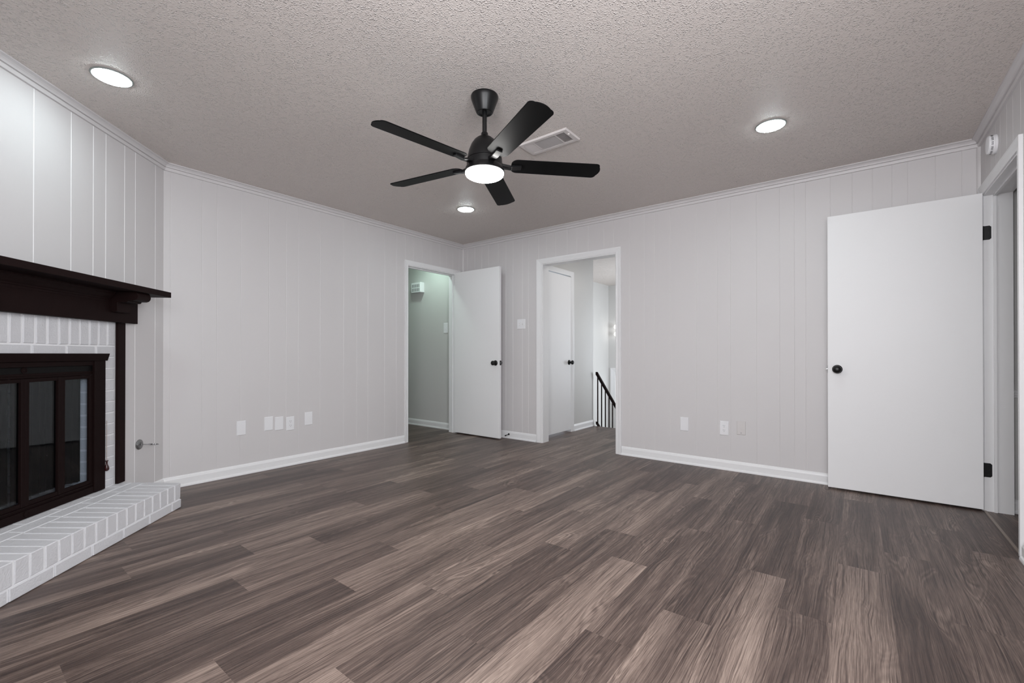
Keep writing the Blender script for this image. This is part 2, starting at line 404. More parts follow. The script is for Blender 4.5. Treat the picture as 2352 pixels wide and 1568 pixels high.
def jamb_lining(f, a0, a1, ztop, depth, t=.018, stop=(.045, .057), rev=False):
    m = MB()
    m.box(f, a0 - .006, a0 + t - .006, -depth, 0, 0, ztop); m.box(f, a1 - t + .006, a1 + .006, -depth, 0, 0, ztop); m.box(f, a0 + t - .006, a1 - t + .006, -depth, 0, ztop - t + .006, ztop + .004)
    if stop:
        s0, s1 = -stop[0], -stop[1]
        m.box(f, a0 + t - .006, a0 + t + .005, s1, s0, 0, ztop - t - .005); m.box(f, a1 - t - .005, a1 - t + .006, s1, s0, 0, ztop - t - .005); m.box(f, a0 + t - .006, a1 - t + .006, s1, s0, ztop - t - .005, ztop - t + .006)
    return m
trim(casing(FL, LO0, LO1, DZ, .068, .046, .052), M['trim'], 'white casing around the left doorway', 'door casing')
trim(jamb_lining(FL, LO0, LO1, DZ, .12), M['trim'], 'white jamb of the left doorway', 'door jamb')
trim(casing(FB, BO0, BO1, DZ, .072, .056, .058), M['trim'], 'white casing around the stair hall doorway', 'door casing')
trim(jamb_lining(FB, BO0, BO1, DZ, .12, stop=None), M['trim'], 'white jamb of the stair hall doorway', 'door jamb')
trim(casing(FX, XO0, XO1, DZ, .058, .058, .058), M['trim'], 'white casing around the doorway at the right edge', 'door casing')
trim(jamb_lining(FX, XO0, XO1, DZ, .13, stop=(.042, .056)), M['trim'], 'white jamb behind the large open door', 'door jamb')
trim(MB().poly(FX, [(XO0 + .012, -.008), (XO1 - .012, -.008), (XO1 - .012, .006), (XO0 + .012, .006)], 0, .003), M['strip'], 'low threshold strip in the doorway at the right edge', 'threshold')

# ------------------------------------------------------------------ doors
def knob(parent, p, axis, label=None):
    m = MB().lathe([(0, 0), (.032, 0), (.032, .004), (.027, .010), (.014, .013), (.0125, .030), (.016, .034), (.024, .040), (.0275, .049), (.026, .058), (.019, .065), (.008, .068), (0, .0685)], p, axis, 32)
    return m.build('door_knob', M['black'], parent, smooth=True)
def leaf(name, loc, box, label):
    e = empty(name, loc, label, 'door', kind='structure')
    MB().box(WORLD, *box).build('door_panel', M['door'], e, bevel=.002)
    return e
# left door, opened back toward the back wall
d1 = leaf('door_1', (.012, -.15, 0), (.006, .757, -.17, -.135, .016, 2.055), 'white slab door standing open left of the double light switch')
knob(d1, (.697, -.17, .909), (0, -1, 0)); knob(d1, (.697, -.135, .909), (0, 1, 0))
MB().box(WORLD, .757, .7585, -.165, -.14, .882, .938).build('latch_plate', M['black'], d1)
MB().lathe([(0, 0), (.007, 0), (.007, .008), (0, .009)], (.7585, -.1525, .91), (1, 0, 0), 12).build('latch_bolt', M['chrome'], d1, smooth=True)
for z in (.25, 1.05, 1.83):
    m = MB().tube((.004, -.131, z - .044), (.004, -.131, z + .044), .006); m.build('hinge', M['black'], d1, smooth=True)
# large door at the right, opened flat toward the back wall
d2 = leaf('door_2', (4.737, -.10, 0), (3.92, 4.738, -.12, -.085, .013, 2.05), 'large white slab door opened against the back wall at the right')
knob(d2, (3.979, -.12, .90), (0, -1, 0))
MB().box(WORLD, 3.9185, 3.92, -.115, -.09, .872, .928).build('latch_plate', M['black'], d2)
MB().lathe([(0, 0), (.007, 0), (.007, .008), (0, .009)], (3.9185, -.1025, .90), (-1, 0, 0), 12).build('latch_bolt', M['chrome'], d2, smooth=True)
for z in (.265, 1.795):                                            # leaf screwed to the jamb plus barrel
    m = MB(); y = -XO0 - .0122
    pts = [(W + .001, z - .045), (W + .026, z - .045), (W + .034, z - .037), (W + .034, z + .037), (W + .026, z + .045), (W + .001, z + .045)]
    m.prism([Vector((x, y + .001, zz)) for x, zz in pts], [Vector((x, y - .0015, zz)) for x, zz in pts])
    m.tube((W - .004, y - .002, z - .045), (W - .004, y - .002, z + .045), .0055)
    h = m.build('hinge', M['black'], d2)
    s = MB()
    for dz, dx in ((-.032, .018), (0, .024), (.032, .018)): s.lathe([(0, 0), (.0035, 0), (.0035, .0012), (0, .0016)], (W + dx, y - .0012, z + dz), (0, -1, 0), 10)
    s.build('screw', M['black'], h, smooth=True)
# closet door in the stair hall (wall plane x = 1.135)
XC = 1.135
d3 = leaf('door_3', (XC, .245, 0), (XC - .028, XC + .004, .248, .842, .03, 2.019), 'narrow white closet door seen through the stair hall doorway')
knob(d3, (XC + .004, .79, .907), (1, 0, 0))
for z in (.25, 1.90):
    MB().tube((XC + .008, .243, z - .04), (XC + .008, .243, z + .04), .005).build('hinge', M['black'], d3, smooth=True)

# ------------------------------------------------------------------ rooms seen through the doorways
# hall behind the left doorway
HW = Frame((0, -.02), (-1, 0), (0, -1))         # a = -x, b toward the viewer
wall('wall_hall', HW, .12, 1.9, [], [], M['hall'], 'grey-green hall wall seen through the left doorway')
wall('wall_hall_end', Frame((-1.78, 0), (0, -1), (1, 0)), .02, 1.2, [], [], M['hall'], 'end wall of the hall')
wall('wall_hall_near', Frame((0, -1.12), (-1, 0), (0, 1)), .12, 1.9, [], [], M['hall'], 'near side wall of the hall')
base('baseboard_hall', HW, [(.12, 1.78, 0, 0)], 'white baseboard in the hall seen through the left doorway')
# stair hall and foyer
wall('wall_closet', Frame((XC, 0), (0, 1), (1, 0)), .12, 1.47, [], [(.245, .845, 0, 2.035)], M['hall'], 'closet wall in the stair hall', thick=.115)
m = casing(Frame((XC, 0), (0, 1), (1, 0)), .245, .845, 2.035, .06, .06, .06)
trim(m, M['trim'], 'white casing around the closet door', 'door casing')
base('baseboard_closet', Frame((XC, 0), (0, 1), (1, 0)), [(.903, 1.47, 0, 0)], 'white baseboard between closet door and stairs')
wall('wall_foyer_near', Frame((0, 1.468), (1, 0), (0, 1)), -.12, XC - .02, [], [], M['hall'], 'foyer wall behind the closet', z0=-1.42)
wall('wall_foyer_left', Frame((.005, 0), (0, 1), (1, 0)), 1.35, 4.45, [], [], M['hall'], 'tall bright foyer wall beyond the stair railing', z0=-1.42)
FO = Frame((0, 4.33), (1, 0), (0, -1))
wall('wall_foyer_far', FO, 0, 2.42, [], [(.155, 1.9, -1.42, .66)], M['hall'], 'far foyer wall above the front door', z0=-1.42)
wall('wall_stair_right', Frame((2.3, 0), (0, 1), (-1, 0)), .12, 4.33, [], [(2.05, 3.75, .4, 1.8)], M['hall'], 'stair hall side wall with an added window', z0=-1.42)
w = MB()  # unseen window added to brighten the closet door and foyer
for a0, a1, z0, z1 in ((2.05, 2.1, .4, 1.8), (3.7, 3.75, .4, 1.8), (2.1, 3.7, .4, .45), (2.1, 3.7, 1.75, 1.8), (2.88, 2.92, .45, 1.75)):
    w.box(Frame((2.3, 0), (0, 1), (-1, 0)), a0, a1, -.08, -.03, z0, z1)
st(w.build('added_window_2', M['trim']), 'unseen white window frame added beside the stairs for light', 'window')
st(MB().box(WORLD, -.1, 2.42, 1.35, 4.45, -1.5, -1.42).build('floor_foyer', M['stone']), 'lower foyer floor', 'floor')
m = MB()
for i in range(8):
    m.box(WORLD, 1.26, 2.28, 1.465 + i * .26, 1.465 + (i + 1) * .26 + .02, -1.42, -.178 * (i + 1))
tag(m.build('staircase', M['carpet']), 'staircase dropping from the stair hall to the foyer', 'staircase', kind='structure')
# front door with glazed sidelight
fd = empty('door_4', (1.1, 4.33, -1.42), 'white front door surround in the foyer below the stairs', 'door', kind='structure')
m = casing(FO, .155, 1.9, .66, .105, .11, .075); m.build('door_frame', M['trim'], fd)
m = MB(); m.box(FO, .155, .185, -.1, -.04, -1.42, .66); m.box(FO, .185, .60, -.1, -.04, .56, .66); m.box(FO, .55, .60, -.1, -.04, -1.42, .56); m.box(FO, .185, .55, -.1, -.04, -1.42, -1.1)
m.build('sidelight_frame', M['trim'], fd, bevel=.003)
m = MB(); m.box(FO, .185, .55, -.08, -.07, -1.1, .56); m.build('sidelight_glass', M['litglass'], fd)
MB().box(FO, .60, 1.55, -.09, -.045, -1.42, .6).build('door_panel', M['door'], fd, bevel=.002)
MB().box(FO, 1.55, 1.9, -.1, -.04, -1.42, .66).build('side_panel', M['trim'], fd)
MB().box(FO, .60, 1.55, -.1, -.04, .6, .66).build('head_panel', M['trim'], fd)
# railing going down with the stairs, in the plane of the closet wall
XR, Y0, SL = 1.185, 1.475, -.84
rl = empty('stair_railing', (XR, Y0, 0), 'dark stair railing with slim balusters descending beyond the stair hall doorway', 'railing')
def rail(z, hh, ww, y1):
    m = MB(); q = [(-ww, -hh), (ww, -hh), (ww, hh), (-ww, hh)]
    m.prism([Vector((XR + x, Y0, z + dz)) for x, dz in q], [Vector((XR + x, y1, z + SL * (y1 - Y0) + dz)) for x, dz in q]); return m
rail(.745, .022, .02, 3.1).build('handrail', M['brown'], rl, bevel=.006)
rail(.045, .016, .014, 3.1).build('bottom_rail', M['brown'], rl)
for i in range(13):
    y = Y0 + .035 + i * .121; b = MB(); z = SL * (y - Y0)
    b.box(WORLD, XR - .0065, XR + .0065, y - .0065, y + .0065, .05 + z, .735 + z); b.build('baluster', M['brown_metal'], rl)
# twin globe sconce on the far foyer wall
sc_ = empty('wall_sconce', FO(.212, 0, 1.5), 'two glowing globe bulbs high on the far foyer wall', 'wall lamp')
MB().box(FO, .195, .229, 0, .02, 1.36, 1.65).build('back_plate', M['nickel'], sc_, bevel=.003)
for z in (1.572, 1.425):
    MB().lathe([(.0, -.045), (.022, -.04), (.039, -.022), (.045, 0), (.039, .022), (.022, .04), (0, .045)], FO(.212, .075, z), (0, 0, 1), 20).build('globe', M['bulb'], sc_, smooth=True)
    MB().tube(FO(.212, .01, z - .05), FO(.212, .075, z - .05), .008).build('bulb_arm', M['nickel'], sc_)
# small room behind the right doorway
wall('wall_side_room', Frame((W, -.03), (1, 0), (0, -1)), .12, 1.5, [], [], M['hall'], 'dim side room wall beyond the right doorway', thick=.09)
wall('wall_side_room_end', Frame((W + 1.5, 0), (0, -1), (-1, 0)), .03, 1.2, [], [], M['hall'], 'end wall of the side room')
wall('wall_side_room_near', Frame((W, -1.1), (1, 0), (0, 1)), .12, 1.5, [], [], M['hall'], 'near wall of the side room')
base('baseboard_side_room', Frame((W, -.03), (1, 0), (0, -1)), [(.13, 1.5, 0, 0)], 'white baseboard in the dim side room')
trim(MB().profile(Frame((W, -.03), (1, 0), (0, -1)), .13, 1.5, [(0, .735), (.012, .735), (.016, .75), (.012, .757), (.02, .77), (.02, .778), (.008, .785), (0, .785)]), M['trim'], 'white chair rail in the dim side room', 'chair rail')

# ------------------------------------------------------------------ fireplace
SC = 1.0825                                                         # centre of the fireplace along its wall
DB = 0.0                                                            # brick face, flush with the panelling
OP0, OP1, OZ = .648, 2 * SC - .648, .957                            # firebox opening
HB = .361
def hz(b): return .161 + (HB - b) * .055                            # hearth top falls slightly toward the room
HZ = hz(0)
BA0, BA1 = FA0 + .004, FA1 - .004
fp = empty('fireplace', FF(SC, DB, HZ), 'white painted brick fireplace surround set in the diagonal corner wall', 'fireplace')
def brick(m, f, a0, a1, b0, b1, z0, z1, j=.0015):
    r = random.uniform; ring = []
    for z in (z0, z1):
        q = []
        for a, b in ((a0, b0), (a1, b0), (a1, b1), (a0, b1)):
            q.append(f(a + r(-j, j), b + (r(-j, j) if b == b1 else 0), (z(b) if callable(z) else z) + r(-j, j)))
        ring.append(q)
    m.prism(*ring)
G = .0052
m = MB()
zs = [.1556 + i * .0697 for i in range(14)]
for i, (z0, z1) in enumerate(zip(zs, zs[1:])):
    off = .1035 if i % 2 else 0.0
    z0 = max(z0, HZ + .001)
    if z1 - z0 < .03: continue
    if z0 < OZ:
        for lo, hi in ((BA0, OP0 - .002), (OP1 + .002, BA1)): brick(m, FF, lo, hi, DB - .09, DB, z0 + G * .6, z1 - G * .6)
    for k in range(-1, 9):
        a0, a1 = .419 + off + k * .207, .419 + off + (k + 1) * .207
        if z0 < OZ: break
        for lo, hi in ((BA0, BA1),):
            l, h = max(a0, lo), min(a1, hi)
            if h - l > .02: brick(m, FF, l + (G if l > lo else 0), h - (G if h < hi else 0), DB - .09, DB, z0 + G * .6, z1 - G * .6)
k = 0; a = BA0; b = .538
while a < BA1 - .02:
    brick(m, FF, a + (G if k else 0), b - G, DB - .09, DB, zs[-1] + G, zs[-1] + .2); a = b; b = min(a + .069, BA1); k += 1
m.build('surround_bricks', M['brick'], fp, bevel=.0035, smooth=False)
m = MB(); e = DB - .004
m.box(FF, BA0, OP0 - .004, DB - .11, e, 0.001, zs[-1]); m.box(FF, OP1 + .004, BA1, DB - .11, e, 0.001, zs[-1]); m.box(FF, OP0 - .004, OP1 + .004, DB - .11, e, OZ + .008, zs[-1]); m.box(FF, BA0, BA1, DB - .11, e, zs[-1], FZ - .003)
m.build('mortar', M['mortar'], fp)
for sgn, aw in ((1, OP0), (-1, OP1)):                                # firebox sides in painted brick
    m = MB()
    for z0, z1 in zip(zs, zs[1:]):
        if z0 > OZ: continue
        for b0, b1 in ((DB - .11 - .20, DB - .112), (DB - .11 - .41, DB - .11 - .21)):
            m.box(FF, min(aw, aw - sgn * .08), max(aw, aw - sgn * .08), b0, b1, z0 + .002, z1 - .003)
    m.build('firebox_side', M['brick'], fp, bevel=.003)
m = MB(); m.box(FF, OP0 - .12, OP1 + .12, DB - .66, DB - .56, 0, 1.06); m.box(FF, OP0 - .10, OP1 + .10, DB - .57, DB - .112, OZ + .01, 1.06)
m.box(FF, OP0 - .13, OP0 - .082, DB - .57, DB - .112, 0, 1.06); m.box(FF, OP1 + .082, OP1 + .13, DB - .57, DB - .112, 0, 1.06)
m.build('firebox_lining', M['soot'], fp)
MB().box(FF, OP0 + .001, OP1 - .001, DB - .555, DB - .034, .05, HZ + .012).build('firebox_floor', M['brick'], fp)

# hearth
HA0, HA1 = .423, 2 * SC - .423
he = empty('hearth', FF(SC, .2, 0), 'low raised white painted brick hearth on the wood floor', 'hearth')
m = MB(); zc = .059
a, b = HA0, .519
while a < HA1 - .03:
    brick(m, FF, a + (0 if a == HA0 else G), b - (G if b < HA1 else 0), HB - .09, HB + .003, 0.002, zc - G * .5, .001); a = b; b = min(a + .2105, HA1)
a, b = HA0, .488; ends = []
while a < HA1 - .03:
    brick(m, FF, a + (G * .8 if a > HA0 else 0), b - (G * .8 if b < HA1 else 0), .150, HB, zc + G * .5, hz, .0012); a = b; b = min(a + .0706, HA1)
for row, (b0, b1) in enumerate(((.076, .1445), (.003, .0695))):
    a = HA0 - .1 * (row % 2)
    while a < HA1 - .02:
        l, h = max(a, HA0), min(a + .207, HA1)
        if h - l > .03: brick(m, FF, l + G * .7, h - G * .7, b0, b1, zc, hz, .001)
        a += .207
m.build('hearth_bricks', M['brick'], he, bevel=.003)
m = MB(); q = [(.002, 0.001), (HB - .004, 0.001), (HB - .004, hz(HB) - .003), (.002, hz(.002) - .003)]
m.profile(FF, HA0 + .003, HA1 - .003, q); m.build('hearth_mortar', M['mortar'], he)

# mantel
ma = empty('mantel', FF(SC, 0, 1.4), 'dark brown wooden mantel with shelf, posts and corbels around the white brick', 'mantel')
MB().box(FF, .285, 2 * SC - .285, 0.0005, .22, 1.4, 1.4365).build('shelf', M['brown'], ma, bevel=.0015)
MB().box(FF, .335, 2 * SC - .335, .0205, .043, 1.2145, 1.40).build('frieze', M['brown'], ma, bevel=.0015)
MB().box(FF, .475, 2 * SC - .475, .003, .0205, 1.2145, 1.40).build('backing_board', M['brown'], ma)
BM = [(.043, 1.335), (.047, 1.335), (.050, 1.345), (.056, 1.349), (.058, 1.355), (.068, 1.362), (.082, 1.378), (.085, 1.388), (.090, 1.392), (.090, 1.40), (.043, 1.40)]
MB().profile(FF, .60, 2 * SC - .60, BM).build('bed_moulding', M['brown'], ma)
for sgn in (1, -1):
    def A(v): return v if sgn > 0 else 2 * SC - v
    m = MB(); a0, a1 = sorted((A(.413), A(.475))); m.box(FF, a0, a1, 0.002, .0205, HZ + .0015, 1.2145)
    m.build('post', M['brown'], ma, bevel=.001)
    a0, a1 = sorted((A(.455), A(.575)))
    prof = [(.043, 1.275), (.072, 1.275), (.079, 1.280), (.081, 1.290), (.081, 1.335), (.110, 1.335), (.135, 1.337), (.142, 1.343), (.142, 1.347), (.172, 1.347), (.186, 1.352), (.195, 1.362), (.198, 1.375), (.194, 1.390), (.188, 1.40), (.043, 1.40)]
    MB().profile(FF, a0, a1, prof).build('corbel', M['brown'], ma, bevel=.001)

# glass fire doors
gd = empty('fireplace_door', FF(SC, 0, HZ), 'dark brown metal fireplace doors with glass panes in the brick opening', 'fireplace doors')
S0, S1, ZT, ZB = .577, 2 * SC - .577, .972, HZ + .002
MB().box(FF, S0, OP0 + .012, .003, .019, ZB, ZT).build('side_jamb', M['brown_metal'], gd, bevel=.002)
MB().box(FF, OP1 - .012, S1, .003, .019, ZB, ZT).build('side_jamb', M['brown_metal'], gd, bevel=.002)
m = MB(); m.profile(FF, S0 - .012, S1 + .012, [(.003, .972), (.022, .972), (.034, 1.013), (.034, 1.016), (.003, 1.016)])
m.build('header', M['brown_metal'], gd, bevel=.001)
I0, I1, BK = OP0 + .003, OP1 - .003, -.028
m = MB(); m.box(FF, OP0 + .0125, OP1 - .0125, .004, .012, .945, ZT); m.box(FF, I0, I1, BK, .0025, .900, .912); m.box(FF, I0, I1, BK, .0028, .888, .900)
m.build('top_track', M['brown_metal'], gd, bevel=.0015)
MB().box(FF, I0, I1, BK, 0, .912, .944).build('vent_strip', M['track'], gd)
m = MB(); m.box(FF, OP0 + .0125, OP1 - .0125, BK, .015, ZB, .222); m.box(FF, OP0 + .0125, OP1 - .0125, BK, .007, .222, .232); m.box(FF, OP0 + .0125, OP1 - .0125, BK, .012, .232, .240)
m.build('bottom_track', M['brown_metal'], gd, bevel=.0015)
J0, J1 = OP0 + .0125, OP1 - .0125
pw = (J1 - J0 - .002) / 4
for k in range(4):
    p0 = J0 + .001 + k * pw; p1 = p0 + pw - .001; m = MB(); sw = .0205
    m.box(FF, p0, p0 + sw, -.0085, .008, .241, .887); m.box(FF, p1 - sw, p1, -.0085, .008, .241, .887)
    m.box(FF, p0 + sw, p1 - sw, -.0085, .006, .241, .262); m.box(FF, p0 + sw, p1 - sw, -.0085, .006, .868, .887)
    fr = m.build('glass_door', M['brown_metal'], gd, bevel=.0015)
    MB().box(FF, p0 + sw - .002, p1 - sw + .002, -.008, -.004, .260, .871).build('glass_pane', M['glass'], fr)
for z in (.929, .205):
    MB().lathe([(0, 0), (.016, 0), (.016, .003), (.0125, .003), (.0125, .0015), (.006, .0015), (.004, .004), (0, .004)], FF(SC, 0 if z > .5 else .015, z), FF.n, 24).build('medallion', M['brown_metal'], gd, smooth=True)
# chain mesh curtains with pleats behind the panes, slightly short of the right jamb
def curtain(a0, a1):
    m = MB(); n = 140; fr, bk = [], []
    for i in range(n + 1):
        a = a0 + (a1 - a0) * i / n; b = -.062 + .007 * math.sin(a * 2 * math.pi / .042) + .003 * math.sin(a * 97)
        hem = .252 + .012 * math.sin((a - a0) * 9)
        fr.append((m.bm.verts.new(FF(a, b, .885)), m.bm.verts.new(FF(a, b, hem)))); bk.append((m.bm.verts.new(FF(a, b - .004, .885)), m.bm.verts.new(FF(a, b - .004, hem))))
    for i in range(n):
        for L_ in (fr, bk): m.bm.faces.new((L_[i][0], L_[i + 1][0], L_[i + 1][1], L_[i][1]))
        m.bm.faces.new((fr[i][1], fr[i + 1][1], bk[i + 1][1], bk[i][1]))
    for L0, L1 in ((fr[0], bk[0]), (fr[-1], bk[-1])): m.bm.faces.new((L0[0], L1[0], L1[1], L0[1]))
    return m
curtain(.655, SC - .01).build('mesh_curtain', M['mesh'], gd, smooth=True)
curtain(SC + .01, 2 * SC - .655).build('mesh_curtain', M['mesh'], gd, smooth=True)
rod = MB().tube(FF(I0, -.062, .893), FF(I1, -.062, .893), .004).build('curtain_rod', M['nickel'], gd, smooth=True)
m = MB()
for i in range(34):
    m.lathe([(.0055, -.001), (.007, 0), (.0055, .001)], FF(.676 + i * .025, -.062, .891), FF.u, 10)
m.build('curtain_ring', M['chrome'], rod)
# pull cord with a turned knob at the right end of the frame
q = FF(S0 - .006, .022, 0)
pc = MB().tube((q.x, q.y, .60), (q.x, q.y, .352), .0014, 8).build('pull_cord', M['brass'], gd)
MB().lathe([(0, 0), (.0075, .001), (.0085, .004), (.005, .009), (.0045, .02), (.006, .028), (.0105, .040), (.0125, .050), (.011, .060), (.006, .066), (0, .068)], (q.x, q.y, .356), (0, 0, -1), 20).build('pull_knob', M['knob_wood'], pc, smooth=True)

# gas key valve
gv = empty('gas_valve', FF(.255, 0, .39), 'round metal gas valve cover with a key sticking out beside the hearth', 'gas valve')
MB().lathe([(.033, 0), (.035, .002), (.034, .006), (.030, .008), (.012, .0085), (.010, .004), (0, .004)], FF(.255, 0.0002, .39), FF.n, 32).build('cover_plate', M['nickel'], gv, smooth=True)
q = FF(.255, .004, .39)
MB().lathe([(.0035, 0), (.0035, .055), (.006, .060), (.0075, .070), (.0065, .085), (.004, .090), (.0065, .094), (.0065, .099), (.004, .103), (.006, .108), (.004, .116), (.002, .122), (0, .123)], q, FF.n, 14).build('valve_key', M['chrome'], gv, smooth=True)

# ------------------------------------------------------------------ plates, outlets, switches
def plate(name, f, a0, a1, z0, z1, label, cat, group=None, mat=None, t=.006):
    m = MB(); i = .004
    m.prism([f(a0, .0002, z0), f(a1, .0002, z0), f(a1, .0002, z1), f(a0, .0002, z1)], [f(a0 + i, t, z0 + i), f(a1 - i, t, z0 + i), f(a1 - i, t, z1 - i), f(a0 + i, t, z1 - i)])
    return tag(m.build(name, mat or M['plate'], bevel=.0012), label, cat, group)
def duplex(o, f, a0, a1, z0, z1):
    ac, zc_ = (a0 + a1) / 2, (z0 + z1) / 2
    for dz in (.0195, -.0195):
        pts = [(.0165 * math.cos(t), max(-.0135, min(.0135, .0172 * math.sin(t)))) for t in [i * 2 * math.pi / 24 for i in range(24)]]
        m = MB().prism([f(ac + x, .005, zc_ + dz + z) for x, z in pts], [f(ac + x, .0078, zc_ + dz + z) for x, z in pts]); r = m.build('receptacle', M['plate'], o)
        s = MB()
        for dx, hh in ((-.0063, .0042), (.0063, .0034)): s.box(f, ac + dx - .0011, ac + dx + .0011, .0075, .0081, zc_ + dz + .004 - hh, zc_ + dz + .004 + hh)
        s.lathe([(0, 0), (.0024, 0), (.0024, .0006), (0, .0006)], f(ac, .0075, zc_ + dz - .0078), f.n, 10)
        s.build('slot', M['slot'], r)
    MB().lathe([(0, 0), (.003, 0), (.0025, .001), (0, .0012)], f(ac, .006, zc_), f.n, 10).build('screw', M['plate'], o)
plate('wall_plate', FL, 2.633, 2.706, .331, .453, 'blank white plate standing alone, nearest the fireplace on the left wall', 'wall plate', 'blank plates on the left wall')
plate('wall_plate', FL, 2.412, 2.486, .341, .463, 'blank white plate at the left of the row of three plates', 'wall plate', 'blank plates on the left wall')
plate('wall_plate', FL, 2.321, 2.397, .333, .453, 'blank white plate in the middle of the row of three plates', 'wall plate', 'blank plates on the left wall')
o = plate('power_outlet', FL, 2.223, 2.298, .318, .443, 'white duplex outlet at the right end of the row on the left wall', 'outlet'); duplex(o, FL, 2.223, 2.298, .318, .443)
plate('wall_plate', FL, 2.049, 2.126, .345, .467, 'blank white plate nearest the left doorway on the left wall', 'wall plate', 'blank plates on the left wall')
plate('wall_plate', FB, 2.792, 2.868, .304, .430, 'blank white plate on the back wall left of the outlet', 'wall plate')
o = plate('power_outlet', FB, 3.134, 3.209, .300, .426, 'white duplex outlet on the back wall near the large door', 'outlet'); duplex(o, FB, 3.134, 3.209, .300, .426)
o = plate('cable_plate', FB, 3.271, 3.342, .318, .436, 'wall coloured cable plate just left of the large open door', 'wall plate', mat=M['plate_painted'])
MB().lathe([(0, 0), (.0125, 0), (.0125, .001), (.0115, .0015), (0, .0016)], FB(3.3065, .006, .377), FB.n, 20).build('jack_cover', M['plate_painted'], o)
MB().lathe([(0, 0), (.003, 0), (.003, .0008), (0, .001)], FB(3.3065, .006, .335), FB.n, 10).build('screw', M['slot'], o)
o = plate('light_switch', FB, .893, 1.013, 1.31, 1.427, 'double toggle light switch between the two doorways', 'light switch')
for dx, up in ((-.023, -1), (.023, 1)):
    c = .953 + dx; z = 1.3685
    MB().box(FB, c - .005, c + .005, .005, .0068, z - .012, z + .012).build('toggle_slot', M['plate_painted'], o)
    m = MB(); m.prism([FB(c - .0038, .005, z - .004), FB(c + .0038, .005, z - .004), FB(c + .0038, .005, z + .005), FB(c - .0038, .005, z + .005)],
                      [FB(c - .0033, .017, z + up * .008 - .003), FB(c + .0033, .017, z + up * .008 - .003), FB(c + .0033, .017, z + up * .008 + .003), FB(c - .0033, .017, z + up * .008 + .003)])
    m.build('toggle', M['plate'], o)
o = plate('light_switch', HW, .262, .345, 1.297, 1.437, 'single white switch on the hall wall through the left doorway', 'light switch')
m = MB(); c, z = .3035, 1.367; m.box(HW, c - .0045, c + .0045, .005, .014, z - .006, z + .002); m.build('toggle', M['plate'], o)
# door chime on the hall wall
ch = tag(MB().box(HW, .735, .935, .0003, .075, 1.885, 2.025).build('door_chime', M['plate'], bevel=.004), 'white slotted door chime box on the hall wall', 'door chime')
m = MB()
for r_ in (0, 1):
    for i in range(7):
        a = .76 + i * .0235; z0 = 1.90 + r_ * .056; m.box(HW, a, a + .009, .0745, .0757, z0, z0 + .044)
m.build('grille_slot', M['slot'], ch)
# door stop
ds = empty('door_stop', (.775, -.013, .05), 'small black door stop on the baseboard beside the left open door', 'door stop')
MB().lathe([(0, 0), (.012, 0), (.012, .004), (.006, .008), (0, .008)], (.775, -.0124, .05), (0, -1, -.12), 16).build('base', M['black'], ds, smooth=True)
MB().lathe([(.0042, 0), (.0042, .055), (.0075, .056), (.0085, .062), (.0075, .070), (0, .071)], (.775, -.016, .0495), (0, -1, -.12), 14).build('rod', M['black'], ds, smooth=True)
# smoke detector on the right wall
sd = empty('smoke_detector', (W, -.40, 2.245), 'round white smoke detector above the right doorway', 'smoke detector')
sy, sz = -.425, 2.25
MB().lathe([(0, 0), (.055, 0), (.056, .004), (.056, .010), (.053, .012), (.053, .030), (.050, .036), (.040, .038), (0, .039)], (W - .0003, sy, sz), (-1, 0, 0), 40).build('housing', M['detector'], sd, smooth=True)
m = MB()
for i in range(60):
    t = 2 * math.pi * i / 60
    if i % 5 == 4: continue
    ce = Vector((W - .022, sy + .0532 * math.cos(t), sz + .0532 * math.sin(t))); rd = Vector((0, math.cos(t), math.sin(t))); tg = Vector((0, -math.sin(t), math.cos(t))); ux = Vector((1, 0, 0))
    q = [(-.005, -.0013), (.004, -.0013), (.004, .0013), (-.005, .0013)]
    m.prism([ce + ux * x + tg * y_ - rd * .001 for x, y_ in q], [ce + ux * x + tg * y_ + rd * .0004 for x, y_ in q])
m.build('vent_slot', M['slot'], sd)

# ------------------------------------------------------------------ ceiling: recessed lights, vent, fan
def can(x, y, label, mat, name='recessed_light', group='recessed ceiling lights'):
    e = empty(name, (x, y, H), label, 'ceiling light', group)
    MB().lathe([(.086, 0), (.087, .002), (.085, .005), (.079, .006), (.077, .002), (.077, 0)], (x, y, H), (0, 0, -1), 40).build('trim_ring', M['ring'], e, smooth=True)
    MB().lathe([(0, 0), (.0765, 0), (.0765, .004), (.072, .009), (.06, .0115), (0, .0125)], (x, y, H), (0, 0, -1), 40).build('lens', mat, e, smooth=True)
    return e
can(1.06, -3.69, 'glowing recessed light in the ceiling above the fireplace mantel', M['can'])
can(1.055, -1.056, 'glowing recessed light in the far ceiling corner below the fan', M['can'])
can(3.672, -1.056, 'glowing recessed light on the right, between vent and large door', M['can'])
can(3.672, -3.69, 'recessed light overhead behind the view', M['can'])
can(-.42, -.42, 'recessed light in the hall ceiling beyond the left doorway', M['hallcan'], group='hall ceiling lights')
can(1.98, .72, 'recessed light in the stair hall ceiling beyond the right doorway', M['staircan'], group='stair hall ceiling lights')
